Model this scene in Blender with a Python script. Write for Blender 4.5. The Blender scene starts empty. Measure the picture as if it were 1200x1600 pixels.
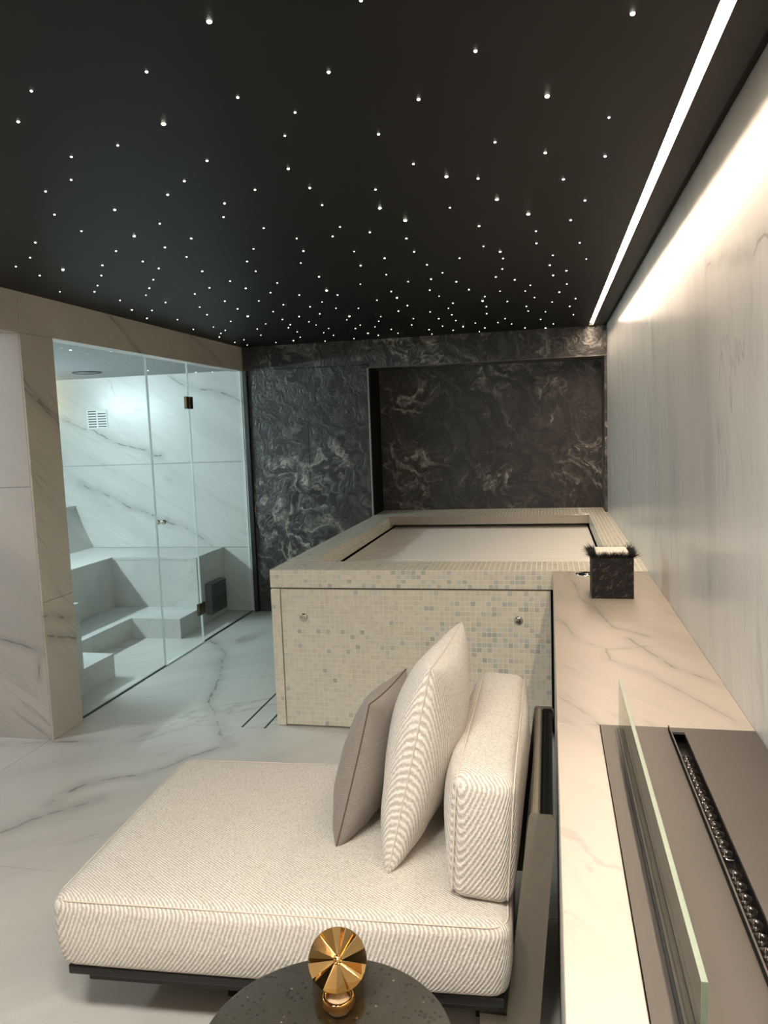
import bpy, bmesh, math, random
import numpy as np
from mathutils import Vector, Matrix
random.seed(7)
R = math.radians
SC = bpy.context.scene
COL = SC.collection

# ------------------------------------------------------------------ camera, world, exposure
cd = bpy.data.cameras.new('camera'); cam = bpy.data.objects.new('camera', cd); COL.objects.link(cam)
cd.sensor_fit = 'VERTICAL'; cd.sensor_height = 36.0; cd.lens = 36.0 * 1202.0 / 1600.0
cd.clip_start = 0.02; cd.clip_end = 60
CH = 1.6
yaw, pitch, roll = R(12.2306), R(6.0472), R(-2.0784)
Rz = Matrix.Rotation(yaw, 3, 'Z')
fwd = Rz @ Vector((0, math.cos(pitch), -math.sin(pitch))); right = Rz @ Vector((1, 0, 0)); up = right.cross(fwd)
r2 = right * math.cos(roll) + up * math.sin(roll); u2 = -right * math.sin(roll) + up * math.cos(roll)
M3 = Matrix((r2, u2, -fwd)).transposed()
cam.matrix_world = Matrix.Translation((0, 0, CH)) @ M3.to_4x4()
SC.camera = cam
w = bpy.data.worlds.new('world'); SC.world = w; w.use_nodes = True
w.node_tree.nodes['Background'].inputs[0].default_value = (0.75, 0.85, 1, 1)
w.node_tree.nodes['Background'].inputs[1].default_value = 0.02
SC.view_settings.view_transform = 'Standard'; SC.view_settings.look = 'None'
SC.view_settings.gamma = 1.0; SC.view_settings.use_curve_mapping = False
SC.view_settings.exposure = 0.12
SC.cycles.use_denoising = True
SC.cycles.max_bounces = 10; SC.cycles.diffuse_bounces = 6; SC.cycles.transparent_max_bounces = 12
SC.cycles.sample_clamp_indirect = 4.0
LED_POWER = 96.0        # radiance of the warm ceiling strip
STEAM_POWER = 345.0       # radiance of the cool strip inside the steam room
CORRIDOR_POWER = 72.0
FILL_POWER = 122.0           # radiance of the two fill lamps added on the ceiling above the view


def ray(px, py):
    v = Vector(((px - 600) / 1202.0, -(py - 800) / 1202.0, -1.0))
    return M3 @ v


def on_z(px, py, z):
    d = ray(px, py); t = (z - CH) / d.z
    return Vector((d.x * t, d.y * t, z))


# ------------------------------------------------------------------ materials
class NT:
    def __init__(s, name):
        s.m = bpy.data.materials.new(name); s.m.use_nodes = True
        s.n = s.m.node_tree.nodes; s.l = s.m.node_tree.links
        s.b = s.n['Principled BSDF']

    def val(s, sock, v):
        if isinstance(v, bpy.types.NodeSocket): s.l.new(v, sock)
        elif v is not None: sock.default_value = v

    def math(s, op, a, b=None, c=None, clamp=False):
        n = s.n.new('ShaderNodeMath'); n.operation = op; n.use_clamp = clamp
        s.val(n.inputs[0], a)
        if b is not None: s.val(n.inputs[1], b)
        if c is not None: s.val(n.inputs[2], c)
        return n.outputs[0]

    def vm(s, op, a, b=None, scale=None):
        n = s.n.new('ShaderNodeVectorMath'); n.operation = op
        s.val(n.inputs[0], a)
        if b is not None: s.val(n.inputs[1], b)
        if scale is not None: s.val(n.inputs[3], scale)
        return n.outputs[1] if op in ('DOT_PRODUCT', 'LENGTH', 'DISTANCE') else n.outputs[0]

    def coord(s, which='Object'):
        return s.n.new('ShaderNodeTexCoord').outputs[which]

    def noise(s, v, scale, detail=3, rough=0.5, dist=0.0, color=False):
        n = s.n.new('ShaderNodeTexNoise')
        s.val(n.inputs['Vector'], v); n.inputs['Scale'].default_value = scale
        n.inputs['Detail'].default_value = detail; n.inputs['Roughness'].default_value = rough
        n.inputs['Distortion'].default_value = dist
        return n.outputs['Color' if color else 'Fac']

    def ramp(s, f, stops, interp='LINEAR'):
        n = s.n.new('ShaderNodeValToRGB'); n.color_ramp.interpolation = interp
        e = n.color_ramp.elements
        while len(e) < len(stops): e.new(0.5)
        for i, (p, c) in enumerate(stops):
            e[i].position = p; e[i].color = (*c, 1) if len(c) == 3 else c
        s.val(n.inputs[0], f)
        return n.outputs[0]

    def step(s, f, a, b, lo=0.0, hi=1.0):
        n = s.n.new('ShaderNodeMapRange'); n.interpolation_type = 'SMOOTHSTEP'
        s.val(n.inputs[0], f)
        for i, v in enumerate((a, b, lo, hi)): n.inputs[i + 1].default_value = v
        return n.outputs[0]

    def mix(s, f, a, b, blend='MIX'):
        n = s.n.new('ShaderNodeMix'); n.data_type = 'RGBA'; n.blend_type = blend
        s.val(n.inputs[0], f)
        s.val(n.inputs[6], (*a, 1) if isinstance(a, tuple) else a)
        s.val(n.inputs[7], (*b, 1) if isinstance(b, tuple) else b)
        return n.outputs[2]

    def bump(s, h, strength=0.3, dist=0.01):
        n = s.n.new('ShaderNodeBump'); n.inputs['Strength'].default_value = strength
        n.inputs['Distance'].default_value = dist; s.val(n.inputs['Height'], h)
        s.l.new(n.outputs[0], s.b.inputs['Normal'])

    def out(s, color=None, rough=None, metal=None, spec=None):
        if isinstance(color, tuple): color = (*color, 1)
        s.val(s.b.inputs['Base Color'], color)
        if rough is not None: s.val(s.b.inputs['Roughness'], rough)
        if metal is not None: s.val(s.b.inputs['Metallic'], metal)
        if spec is not None: s.val(s.b.inputs['Specular IOR Level'], spec)
        return s.m


def squash(t, p, d, k):
    """shrink coordinate p along direction d so that noise stretches along d"""
    d = Vector(d).normalized()
    a = t.vm('DOT_PRODUCT', p, tuple(d))
    n = t.n.new('ShaderNodeVectorMath'); n.operation = 'SCALE'
    n.inputs[0].default_value = tuple(d * (1 - 1 / k)); t.l.new(a, n.inputs[3])
    return t.vm('SUBTRACT', p, n.outputs[0])


def marble(name, d, lines=(), base=(0.585, 0.565, 0.525), rough=0.3, amp=0.09, net=0.55, width=0.0035, seed=0.0, streak=0.5, sk=9.0, fs=26):
    t = NT(name)
    p0 = t.coord()
    p = t.vm('ADD', p0, (seed, seed * 1.7, seed * 0.6))
    st = squash(t, p, d, 5.0)
    cloud = t.noise(st, 2.2, 5, 0.6, 0.6)
    fine = t.noise(squash(t, p, d, sk), fs, 5, 0.65, 0.8)
    col = t.ramp(cloud, [(0.30, tuple(c * 0.86 for c in base)), (0.5, base), (0.72, tuple(min(1, c * 1.10) for c in base))])
    fm = t.math('MULTIPLY', t.step(fine, 0.52, 0.70), t.step(t.noise(st, 1.3, 3), 0.40, 0.62))
    col = t.mix(t.math('MULTIPLY', fm, streak), col, tuple(c * 0.62 for c in base))
    # wandering veins: contour of a stretched noise, fading in and out
    wob = squash(t, p, d, 2.6)
    n1 = t.noise(wob, 1.1, 7, 0.55, 0.4)
    band = t.math('ABSOLUTE', t.math('SUBTRACT', n1, 0.5))
    v1 = t.step(band, 0.001, 0.008, 1.0, 0.0)
    keep = t.step(t.noise(p, 0.9, 2), 0.50, 0.66)
    v1 = t.math('MULTIPLY', t.math('MULTIPLY', v1, keep), net)
    vein = v1
    if lines:
        wz = t.noise(p, 6.0, 2.5, 0.5, 0.0, True)
        off = t.vm('SCALE', t.vm('SUBTRACT', wz, (0.5, 0.5, 0.5)), scale=amp * 0.75)
        q = t.vm('ADD', p0, off)
        dm = None
        for a, b in lines:
            a = Vector(a); b = Vector(b); ba = b - a
            pa = t.vm('SUBTRACT', q, tuple(a))
            h = t.math('MULTIPLY', t.vm('DOT_PRODUCT', pa, tuple(ba)), 1 / ba.length_squared, clamp=True)
            n = t.n.new('ShaderNodeVectorMath'); n.operation = 'SCALE'
            n.inputs[0].default_value = tuple(ba); t.l.new(h, n.inputs[3])
            dd = t.vm('DISTANCE', pa, n.outputs[0])
            dm = dd if dm is None else t.math('MINIMUM', dm, dd)
        wmod = t.step(t.noise(p, 5, 3), 0.34, 0.62, 0.55, 1.0)
        core = t.step(dm, width * 0.5, width * 1.5, 1.0, 0.0)
        halo = t.math('MULTIPLY', t.step(dm, 0.0, width * 9, 0.30, 0.0), wmod)
        vein = t.math('MAXIMUM', vein, t.math('MAXIMUM', t.math('MULTIPLY', t.math('MULTIPLY', core, 0.85), wmod), halo))
    col = t.mix(vein, col, (0.15, 0.145, 0.125))
    t.bump(t.math('SUBTRACT', fine, t.math('MULTIPLY', vein, 0.6)), 0.05, 0.004)
    return t.out(col, rough)


def pl(pts):
    return list(zip(pts[:-1], pts[1:]))


FL = pl([(-2.20, 2.88, 0), (-2.16, 3.07, 0), (-2.04, 3.16, 0), (-1.93, 3.20, 0), (-1.67, 3.58, 0)]) + pl([(-2.26, 2.58, 0), (-2.18, 2.75, 0), (-2.0, 2.95, 0)]) \
    + pl([(-2.66, 5.55, 0), (-2.38, 5.2, 0), (-2.16, 4.63, 0), (-2.05, 4.2, 0), (-1.66, 3.6, 0)]) + [((-1.5, 1.66, 0), (-1.2, 1.5, 0)), ((-2.9, 3.45, 0), (-2.4, 3.56, 0))]
M_FLOOR = marble('floor_marble', (0.75, 0.65, 0), FL, rough=0.32, net=0.35, width=0.009, amp=0.12, base=(0.555, 0.545, 0.505), streak=0.7)
CT = pl([(0.10, 3.86, .871), (0.089, 3.75, .871), (0.118, 3.326, .871), (0.22, 2.8, .871), (0.319, 2.68, .871)]) \
    + pl([(0.015, 2.95, .871), (0.092, 2.62, .871), (0.169, 2.53, .871), (0.174, 2.41, .871), (0.27, 2.28, .871), (0.46, 1.86, .871)]) \
    + pl([(0.25, 2.66, .871), (0.332, 2.42, .871), (0.345, 2.36, .871), (0.46, 2.18, .871)]) + [((0.0, 2.09, .871), (0.116, 1.865, .871)), ((0.17, 2.52, .871), (0.30, 2.56, .871))]
M_COUNTER = marble('counter_marble', (0.5, -0.85, 0), CT, rough=0.38, net=0.3, width=0.0045, amp=0.05, base=(0.41, 0.355, 0.295), streak=1.0)
SW = pl([(-4.33, 6.5, 1.2), (-3.98, 6.5, 1.05), (-3.54, 6.5, .855), (-3.22, 6.5, .753), (-3.10, 6.5, .67), (-3.05, 6.5, .60)]) \
    + pl([(-3.36, 6.5, 2.15), (-3.2, 6.5, 2.07), (-2.95, 6.5, 2.01), (-2.66, 6.5, 1.91)]) + pl([(-4.44, 6.5, 1.80), (-3.94, 6.5, 1.59), (-3.5, 6.5, 1.45)])
M_STEAM = marble('steam_wall_marble', (0.8, 0, -0.5), SW, rough=0.3, net=0.3, width=0.008, amp=0.12, base=(0.57, 0.57, 0.55), streak=0.4)
LW = pl([(-2.64, 3.53, 1.93), (-2.64, 3.65, 1.83), (-2.64, 3.81, 1.73)]) + pl([(-2.64, 3.53, 1.88), (-2.64, 3.66, 1.81), (-2.64, 3.81, 1.70)]) \
    + pl([(-2.64, 4.38, 2.38), (-2.64, 4.78, 2.15)]) + pl([(-2.64, 5.5, 2.37), (-2.64, 6.05, 2.2)]) + pl([(-2.64, 3.53, .57), (-2.64, 3.82, .49)]) + pl([(-2.64, 3.53, .68), (-2.64, 3.78, .62)])
M_LEFT = marble('left_wall_marble', (0, 0.75, -0.65), LW, rough=0.35, net=0.2, width=0.006, amp=0.07, base=(0.54, 0.485, 0.405))
RV = pl([(-3.0, 3.54, .57), (-2.77, 3.54, .515), (-2.65, 3.54, .47)]) + [((-2.68, 3.54, .46), (-2.70, 3.54, .34))]
M_REVEAL = marble('reveal_marble', (0.8, 0, -0.55), RV, rough=0.35, net=0.2, width=0.005, amp=0.07, base=(0.50, 0.48, 0.44), streak=0.8)
M_RIGHT = marble('right_wall_marble', (0, 0.22, 1), [((0.464, 1.45, 2.06), (0.464, 1.95, 1.98)), ((0.464, 1.95, 1.98), (0.464, 2.5, 2.05))], rough=0.22, net=0.35, width=0.005, amp=0.15, base=(0.60, 0.60, 0.585), streak=0.5, seed=3.1, sk=3.5, fs=15)
M_PLAIN = marble('bench_marble', (0.7, 0.3, 0.6), [((-3.0, 5.98, .30), (-2.92, 6.3, .5)), ((-2.92, 6.3, .5), (-2.92, 6.4, .59)), ((-3.71, 5.93, .5), (-3.71, 5.2, .2)), ((-3.5, 5.94, .48), (-3.2, 5.94, .59)), ((-3.2, 5.54, .05), (-2.9, 5.54, .16))], rough=0.35, net=0.25, width=0.007, base=(0.57, 0.57, 0.55))


def dark_marble():
    t = NT('dark_swirl_marble')
    p = t.coord()
    w1 = t.noise(p, 1.6, 4, 0.55, 0.0, True)
    q = t.vm('ADD', p, t.vm('SCALE', t.vm('SUBTRACT', w1, (0.5, 0.5, 0.5)), scale=0.9))
    w2 = t.noise(q, 3.0, 5, 0.6, 0.0, True)
    q2 = t.vm('ADD', q, t.vm('SCALE', t.vm('SUBTRACT', w2, (0.5, 0.5, 0.5)), scale=0.45))
    wv = t.n.new('ShaderNodeTexWave'); wv.wave_type = 'BANDS'; wv.bands_direction = 'DIAGONAL'
    t.l.new(q2, wv.inputs['Vector']); wv.inputs['Scale'].default_value = 2.4
    wv.inputs['Distortion'].default_value = 7.0; wv.inputs['Detail'].default_value = 6; wv.inputs['Detail Scale'].default_value = 1.7; wv.inputs['Detail Roughness'].default_value = 0.62
    patch = t.step(t.noise(q, 1.5, 4, 0.6), 0.42, 0.68)
    w2v = t.n.new('ShaderNodeTexWave'); w2v.wave_type = 'BANDS'; w2v.bands_direction = 'X'
    t.l.new(q2, w2v.inputs['Vector']); w2v.inputs['Scale'].default_value = 3.8
    w2v.inputs['Distortion'].default_value = 11.0; w2v.inputs['Detail'].default_value = 5; w2v.inputs['Detail Scale'].default_value = 1.3; w2v.inputs['Detail Roughness'].default_value = 0.6
    line = t.math('ADD', t.math('POWER', wv.outputs['Fac'], 2.4), t.math('MULTIPLY', t.math('POWER', w2v.outputs['Fac'], 2.6), 0.55))
    f = t.math('MULTIPLY', line, t.math('ADD', t.math('MULTIPLY', patch, 0.75), 0.16))
    fine = t.noise(q2, 22, 6, 0.7, 1.2)
    f = t.math('MULTIPLY', f, t.step(fine, 0.30, 0.72, 0.25, 1.3))
    col = t.ramp(f, [(0.0, (0.021, 0.020, 0.020)), (0.28, (0.072, 0.066, 0.060)), (0.6, (0.20, 0.18, 0.157)), (1.0, (0.40, 0.36, 0.31))])
    t.bump(t.math('ADD', line, t.math('MULTIPLY', fine, 0.6)), 0.32, 0.012)
    return t.out(col, t.step(fine, 0.3, 0.7, 0.30, 0.48))


M_DARK = dark_marble()


def simple(name, color, rough=0.5, metal=0.0, spec=None, grain=0.0, gscale=60, stretch=None, bump=0.0):
    t = NT(name)
    p = t.coord()
    if stretch: p = squash(t, p, stretch, 14.0)
    n = t.noise(p, gscale, 4, 0.6)
    g = grain if grain else 0.06
    col = t.ramp(n, [(0.3, tuple(c * (1 - g) for c in color)), (0.7, tuple(min(1, c * (1 + g)) for c in color))])
    if bump: t.bump(n, bump, 0.003)
    return t.out(col, rough, metal, spec)


M_GROUT_WALL = simple('stone_joint_grey', (0.30, 0.29, 0.27), 0.8)
M_CEIL = simple('matt_black_ceiling_paint', (0.0042, 0.0041, 0.0037), 0.5, spec=0.22, gscale=300)
M_BLACK = simple('black_shadow_gap', (0.006, 0.006, 0.006), 0.7, spec=0.2)
M_PLASTER = simple('grey_textured_plaster', (0.34, 0.355, 0.37), 0.55, grain=0.35, gscale=90, bump=0.5)
M_STEEL = simple('brushed_stainless_steel', (0.43, 0.385, 0.34), 0.28, 1.0, grain=0.08, gscale=14, stretch=(1, 0, 0))
M_CHROME = simple('polished_chrome', (0.72, 0.68, 0.62), 0.12, 1.0)
M_BRASS = simple('dark_brass', (0.20, 0.15, 0.095), 0.22, 1.0)
M_BRONZE = simple('bronze_powder_coat', (0.15, 0.129, 0.10), 0.5, 0.0, grain=0.05)
M_BLKMET = simple('black_metal', (0.016, 0.016, 0.017), 0.38, 0.2)
M_TAUPE = simple('taupe_powder_coat', (0.069, 0.058, 0.050), 0.42, 0.25, grain=0.06, gscale=9)
M_GLOSSBLK = simple('gloss_black_steel', (0.010, 0.010, 0.010), 0.22, 0.0)
M_CUP = simple('dark_burner_steel', (0.030, 0.026, 0.023), 0.18, 0.6)
M_COVER = simple('pearl_plastic_slat', (0.92, 0.86, 0.80), 0.30, 0.0, grain=0.07, gscale=5, stretch=(1, 0, 0))
M_WHITE = simple('white_paint', (0.75, 0.76, 0.74), 0.5)
M_GREYBOX = simple('grey_louvre_metal', (0.16, 0.16, 0.15), 0.45, 0.5)
M_FEATHER = simple('black_feather', (0.010, 0.009, 0.008), 0.6)
M_FOAM = simple('white_wax', (0.82, 0.76, 0.66), 0.6)


def mosaic_mat():
    t = NT('pearl_mosaic_glass')
    a = t.n.new('ShaderNodeAttribute'); a.attribute_name = 'tint'; a.attribute_type = 'GEOMETRY'
    n = t.noise(t.coord(), 70, 3)
    col = t.mix(t.step(n, 0.35, 0.7, 0.0, 0.16), a.outputs['Color'], (0.75, 0.72, 0.62))
    t.bump(n, 0.12, 0.002)
    t.b.inputs['Coat Weight'].default_value = 0.25; t.b.inputs['Coat Roughness'].default_value = 0.1
    return t.out(col, 0.26)


M_MOSAIC = mosaic_mat()
M_GROUT = simple('cream_mosaic_grout', (0.82, 0.77, 0.66), 0.8)


def weave(name, c1, c2, pitch, d=(0.55, 0.77, -0.24), knot=1.0, bump=0.6):
    t = NT(name)
    p = t.coord()
    dv = Vector(d).normalized()
    wob = t.noise(p, 30, 2)
    ph = t.math('ADD', t.vm('DOT_PRODUCT', p, tuple(dv * (2 * math.pi / pitch))), t.math('MULTIPLY', wob, 1.6))
    rib = t.math('MULTIPLY_ADD', t.math('SINE', ph), 0.5, 0.5)
    vo = t.n.new('ShaderNodeTexVoronoi'); vo.inputs['Scale'].default_value = 1.15 / pitch
    t.l.new(squash(t, p, Vector((-0.48, 0.78, 0.35)), 1.6), vo.inputs['Vector'])
    yarn = t.math('SUBTRACT', 1.0, vo.outputs['Distance'])
    fz = t.noise(p, 420, 3, 0.7)
    h = t.math('ADD', t.math('MULTIPLY', rib, 0.60), t.math('ADD', t.math('MULTIPLY', yarn, 0.55 * knot), t.math('MULTIPLY', fz, 0.35)))
    col = t.mix(t.step(h, 0.45, 1.05), c2, c1)
    t.bump(h, bump, 0.005)
    t.b.inputs['Sheen Weight'].default_value = 0.15
    return t.out(col, 0.85, spec=0.2)


M_BOUCLE = weave('cream_ribbed_upholstery', (0.80, 0.755, 0.70), (0.49, 0.44, 0.385), 0.0066)
M_PILLOW = weave('cream_pillow_weave', (0.81, 0.765, 0.71), (0.53, 0.48, 0.425), 0.0078, d=(0.94, 0.34, 0.0))
M_GREYFAB = weave('taupe_linen', (0.30, 0.265, 0.235), (0.185, 0.16, 0.14), 0.0035, bump=0.25)
M_PIPE = simple('cream_seam_thread', (0.66, 0.59, 0.51), 0.85)
M_PIPEG = simple('brown_seam_thread', (0.12, 0.075, 0.055), 0.85)


def terrazzo():
    t = NT('dark_speckled_stone')
    p = t.coord()
    vo = t.n.new('ShaderNodeTexVoronoi'); vo.inputs['Scale'].default_value = 95; t.l.new(p, vo.inputs['Vector'])
    r = t.n.new('ShaderNodeSeparateColor'); t.l.new(vo.outputs['Color'], r.inputs[0])
    hole = t.math('MULTIPLY', t.step(vo.outputs['Distance'], 0.28, 0.36, 1.0, 0.0), t.math('GREATER_THAN', r.outputs[0], 0.70))
    lt = t.math('MULTIPLY', t.step(vo.outputs['Distance'], 0.2, 0.3, 1.0, 0.0), t.math('LESS_THAN', r.outputs[0], 0.05))
    base = t.ramp(t.noise(p, 60, 5, 0.7), [(0.3, (0.029, 0.028, 0.022)), (0.7, (0.048, 0.045, 0.037))])
    col = t.mix(hole, base, (0.014, 0.012, 0.010))
    col = t.mix(lt, col, (0.22, 0.20, 0.17))
    t.bump(t.math('MULTIPLY', hole, -1), 0.4, 0.002)
    return t.out(col, 0.38)


M_TERRAZZO = terrazzo()


def stone_pot():
    t = NT('dark_rough_stone')
    p = t.coord()
    n = t.noise(squash(t, p, (1, 0.3, 1), 2.5), 75, 6, 0.75, 0.8)
    col = t.ramp(n, [(0.46, (0.007, 0.006, 0.0055)), (0.57, (0.020, 0.017, 0.015)), (0.64, (0.10, 0.088, 0.075)), (0.72, (0.45, 0.41, 0.36))])
    t.bump(n, 0.6, 0.005)
    return t.out(col, 0.55, spec=0.25)


M_POT = stone_pot()


def glass(name, tint, refl=1.0, rough=0.0):
    """thin clear pane: transparent + Fresnel reflection"""
    m = bpy.data.materials.new(name); m.use_nodes = True
    n = m.node_tree.nodes; l = m.node_tree.links; n.clear()
    o = n.new('ShaderNodeOutputMaterial'); mx = n.new('ShaderNodeMixShader')
    tr = n.new('ShaderNodeBsdfTransparent'); tr.inputs[0].default_value = (*tint, 1)
    gl = n.new('ShaderNodeBsdfGlossy'); gl.inputs['Roughness'].default_value = rough
    ge = n.new('ShaderNodeNewGeometry'); dt = n.new('ShaderNodeVectorMath'); dt.operation = 'DOT_PRODUCT'
    l.new(ge.outputs['Normal'], dt.inputs[0]); l.new(ge.outputs['Incoming'], dt.inputs[1])

    def mth(op, a, b=None):
        k = n.new('ShaderNodeMath'); k.operation = op; l.new(a, k.inputs[0])
        if b is not None: k.inputs[1].default_value = b
        return k.outputs[0]
    sb = n.new('ShaderNodeMath'); sb.operation = 'SUBTRACT'; sb.inputs[0].default_value = 1.0; sb.use_clamp = True
    l.new(mth('ABSOLUTE', dt.outputs[1]), sb.inputs[1])
    fr = mth('ADD', mth('MULTIPLY', mth('POWER', sb.outputs[0], 5.0), 0.96 * refl), 0.04 * refl)
    l.new(fr, mx.inputs[0])
    l.new(tr.outputs[0], mx.inputs[1]); l.new(gl.outputs[0], mx.inputs[2]); l.new(mx.outputs[0], o.inputs[0])
    return m


M_GLASS = glass('clear_shower_glass', (0.965, 0.985, 0.98), 0.6)
M_FIREGLASS = glass('clear_fire_glass', (0.90, 0.93, 0.91), 0.6)
M_AMBER = glass('amber_glass', (0.97, 0.91, 0.80), 0.6)
M_EDGE = simple('pale_green_glass_edge', (0.17, 0.21, 0.155), 0.3)
M_EDGEW = simple('white_glass_edge', (0.70, 0.76, 0.75), 0.25)
M_GOLD = simple('polished_gold', (0.83, 0.53, 0.22), 0.10, 1.0, grain=0.03)


def emit(name, color, strength, sample=True):
    m = bpy.data.materials.new(name); m.use_nodes = True
    n = m.node_tree.nodes; l = m.node_tree.links; n.clear()
    o = n.new('ShaderNodeOutputMaterial'); e = n.new('ShaderNodeEmission')
    e.inputs[0].default_value = (*color, 1); e.inputs[1].default_value = strength
    l.new(e.outputs[0], o.inputs[0])
    if not sample: m.cycles.emission_sampling = 'NONE'
    return m


M_LED = emit('warm_led_diffuser', (1.0, 0.79, 0.59), LED_POWER)
M_COOL = emit('cool_steam_light', (0.76, 0.95, 1.0), STEAM_POWER)
M_WARMLAMP = emit('warm_corner_lamp', (1.0, 0.80, 0.36), 60.0)
M_STAR = emit('star_fibre', (1.0, 0.98, 0.86), 9.0, False)
M_STARB = emit('bright_star_fibre', (1.0, 0.97, 0.80), 18.0, False)
M_CORR = emit('corridor_downlight', (0.95, 0.97, 1.0), CORRIDOR_POWER)


M_FILL = emit('fill_light', (1.0, 0.955, 0.875), FILL_POWER)


# ------------------------------------------------------------------ mesh helpers
def link(name, me, mat, parent=None):
    o = bpy.data.objects.new(name, me); COL.objects.link(o)
    if mat is not None and not me.materials: me.materials.append(mat)
    if parent is not None: o.parent = parent
    return o


def pydata(name, v, f, mat, parent=None, smooth=False):
    me = bpy.data.meshes.new(name); me.from_pydata([tuple(x) for x in v], [], f)
    if smooth: me.polygons.foreach_set('use_smooth', [True] * len(me.polygons))
    me.update()
    return link(name, me, mat, parent)


def from_bm(name, bm, mat, parent=None, smooth=False):
    me = bpy.data.meshes.new(name); bmesh.ops.recalc_face_normals(bm, faces=bm.faces); bm.to_mesh(me); bm.free()
    if smooth: me.polygons.foreach_set('use_smooth', [True] * len(me.polygons))
    return link(name, me, mat, parent)


def bm_box(bm, a, b, bev=0.0, seg=2):
    g = bmesh.ops.create_cube(bm, size=1.0)
    c = [(a[i] + b[i]) / 2 for i in range(3)]; s = [abs(b[i] - a[i]) for i in range(3)]
    for v in g['verts']: v.co = Vector([c[i] + v.co[i] * s[i] for i in range(3)])
    if bev > 0:
        es = list({e for v in g['verts'] for e in v.link_edges})
        bmesh.ops.bevel(bm, geom=es, offset=bev, segments=seg, affect='EDGES', profile=0.5)


def box(name, a, b, mat, parent=None, bev=0.0, seg=2, smooth=False):
    bm = bmesh.new(); bm_box(bm, a, b, bev, seg)
    return from_bm(name, bm, mat, parent, smooth)


def lathe(name, prof, mat, parent=None, seg=32, loc=(0, 0, 0), smooth=True):
    v = []; f = []
    n = len(prof)
    for i in range(seg):
        a = 2 * math.pi * i / seg
        for r, z in prof: v.append((loc[0] + r * math.cos(a), loc[1] + r * math.sin(a), loc[2] + z))
    for i in range(seg):
        j = (i + 1) % seg
        for k in range(n - 1): f.append((i * n + k, j * n + k, j * n + k + 1, i * n + k + 1))
    bm = bmesh.new(); me = bpy.data.meshes.new('t'); me.from_pydata(v, [], f); bm.from_mesh(me); bpy.data.meshes.remove(me)
    bmesh.ops.remove_doubles(bm, verts=bm.verts, dist=1e-6)
    return from_bm(name, bm, mat, parent, smooth)


def tube(name, pts, r, mat, parent=None, closed=False, seg=6):
    pts = [Vector(p) for p in pts]; n = len(pts); v = []; f = []
    for i in range(n):
        t = (pts[(i + 1) % n] - pts[i - 1]) if closed else (pts[min(i + 1, n - 1)] - pts[max(i - 1, 0)])
        t.normalize(); a = t.orthogonal().normalized() if i == 0 else (pa - t * pa.dot(t)).normalized()
        pa = a; b = t.cross(a)
        for k in range(seg):
            an = 2 * math.pi * k / seg; v.append(pts[i] + (a * math.cos(an) + b * math.sin(an)) * r)
    for i in range(n if closed else n - 1):
        j = (i + 1) % n
        for k in range(seg): f.append((i * seg + k, i * seg + (k + 1) % seg, j * seg + (k + 1) % seg, j * seg + k))
    if not closed: f.append(tuple(range(seg))[::-1]); f.append(tuple(range((n - 1) * seg, n * seg)))
    return pydata(name, v, f, mat, parent, True)


def tag(o, label=None, cat=None, group=None, kind=None):
    for k, x in (('label', label), ('category', cat), ('group', group), ('kind', kind)):
        if x: o[k] = x
    return o


def empty(name, loc, rz=0.0):
    o = bpy.data.objects.new(name, None); COL.objects.link(o); o.location = loc; o.rotation_euler.z = rz
    o.empty_display_size = 0.1
    return o


def struct(o): o['kind'] = 'structure'; return o


def copy_tree(o, parent=None):
    c = o.copy(); COL.objects.link(c); c.parent = parent
    for ch in list(o.children): copy_tree(ch, c)
    return c


# ------------------------------------------------------------------ setting: floor, walls, ceiling
G = 0.0012   # half joint
FRONT = -2.2


def cuts(lo, hi, at): return [lo] + [a for a in at if lo < a < hi] + [hi]


floor = struct(box('floor', (-4.9, FRONT, -0.12), (0.60, 7.1, -0.012), M_GROUT_WALL))
fx = cuts(-4.9, 0.011, [-3.86, -2.66, -1.678, -1.546]); fy = cuts(FRONT, 6.5, [-0.46, 0.97, 2.40, 3.835, 5.27])
for i in range(len(fx) - 1):
    for j in range(len(fy) - 1):
        a, b = fx[i], fx[i + 1]
        if abs(a + 1.678) < 1e-4 and fy[j + 1] < 3.84: continue
        if abs(b + 1.678) < 1e-4 and fy[j + 1] < 3.84: b = 0.011
        if abs(a + 1.546) < 1e-4 and fy[j + 1] < 3.84: continue
        g0 = 0.006 if a in (-1.678, -1.546) and fy[j] > 3.8 else G
        g1 = 0.006 if b in (-1.678, -1.546) and fy[j] > 3.8 else G
        box('tile', (a + g0, fy[j] + G, -0.012), (b - g1, fy[j + 1] - G, 0.0), M_FLOOR, floor, 0.0008, 1)

wr = struct(box('wall_right', (0.476, FRONT, 0), (0.60, 7.1, 2.47), M_GROUT_WALL))
ry = cuts(FRONT, 6.9, [-0.6, 1.8, 4.2])
for j in range(len(ry) - 1):
    for z0, z1 in ((0.0, 2.47),):
        box('tile', (0.464, ry[j] + 0.0006, z0), (0.476, ry[j + 1] - 0.0006, z1), M_RIGHT, wr)

ZC = 2.373
bm = bmesh.new()
bm_box(bm, (-2.64, FRONT, ZC), (0.3230, 6.5, 2.47)); bm_box(bm, (0.3540, FRONT, ZC), (0.440, 6.5, 2.47)); bm_box(bm, (0.3230, FRONT, ZC + 0.025), (0.3540, 6.5, 2.47)); bm_box(bm, (0.3230, 6.46, ZC), (0.3540, 6.5, ZC + 0.025))
ce = struct(from_bm('ceiling', bm, M_CEIL))   # one slab with a slot for the LED line
tr1 = struct(box('trim_1', (0.440, FRONT, ZC + 0.012), (0.464, 6.5, 2.47), M_BLACK))   # shadow gap beside the right wall
wf = struct(box('wall_front', (-4.9, FRONT - 0.12, 0), (0.60, FRONT, 2.47), M_LEFT))

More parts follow.
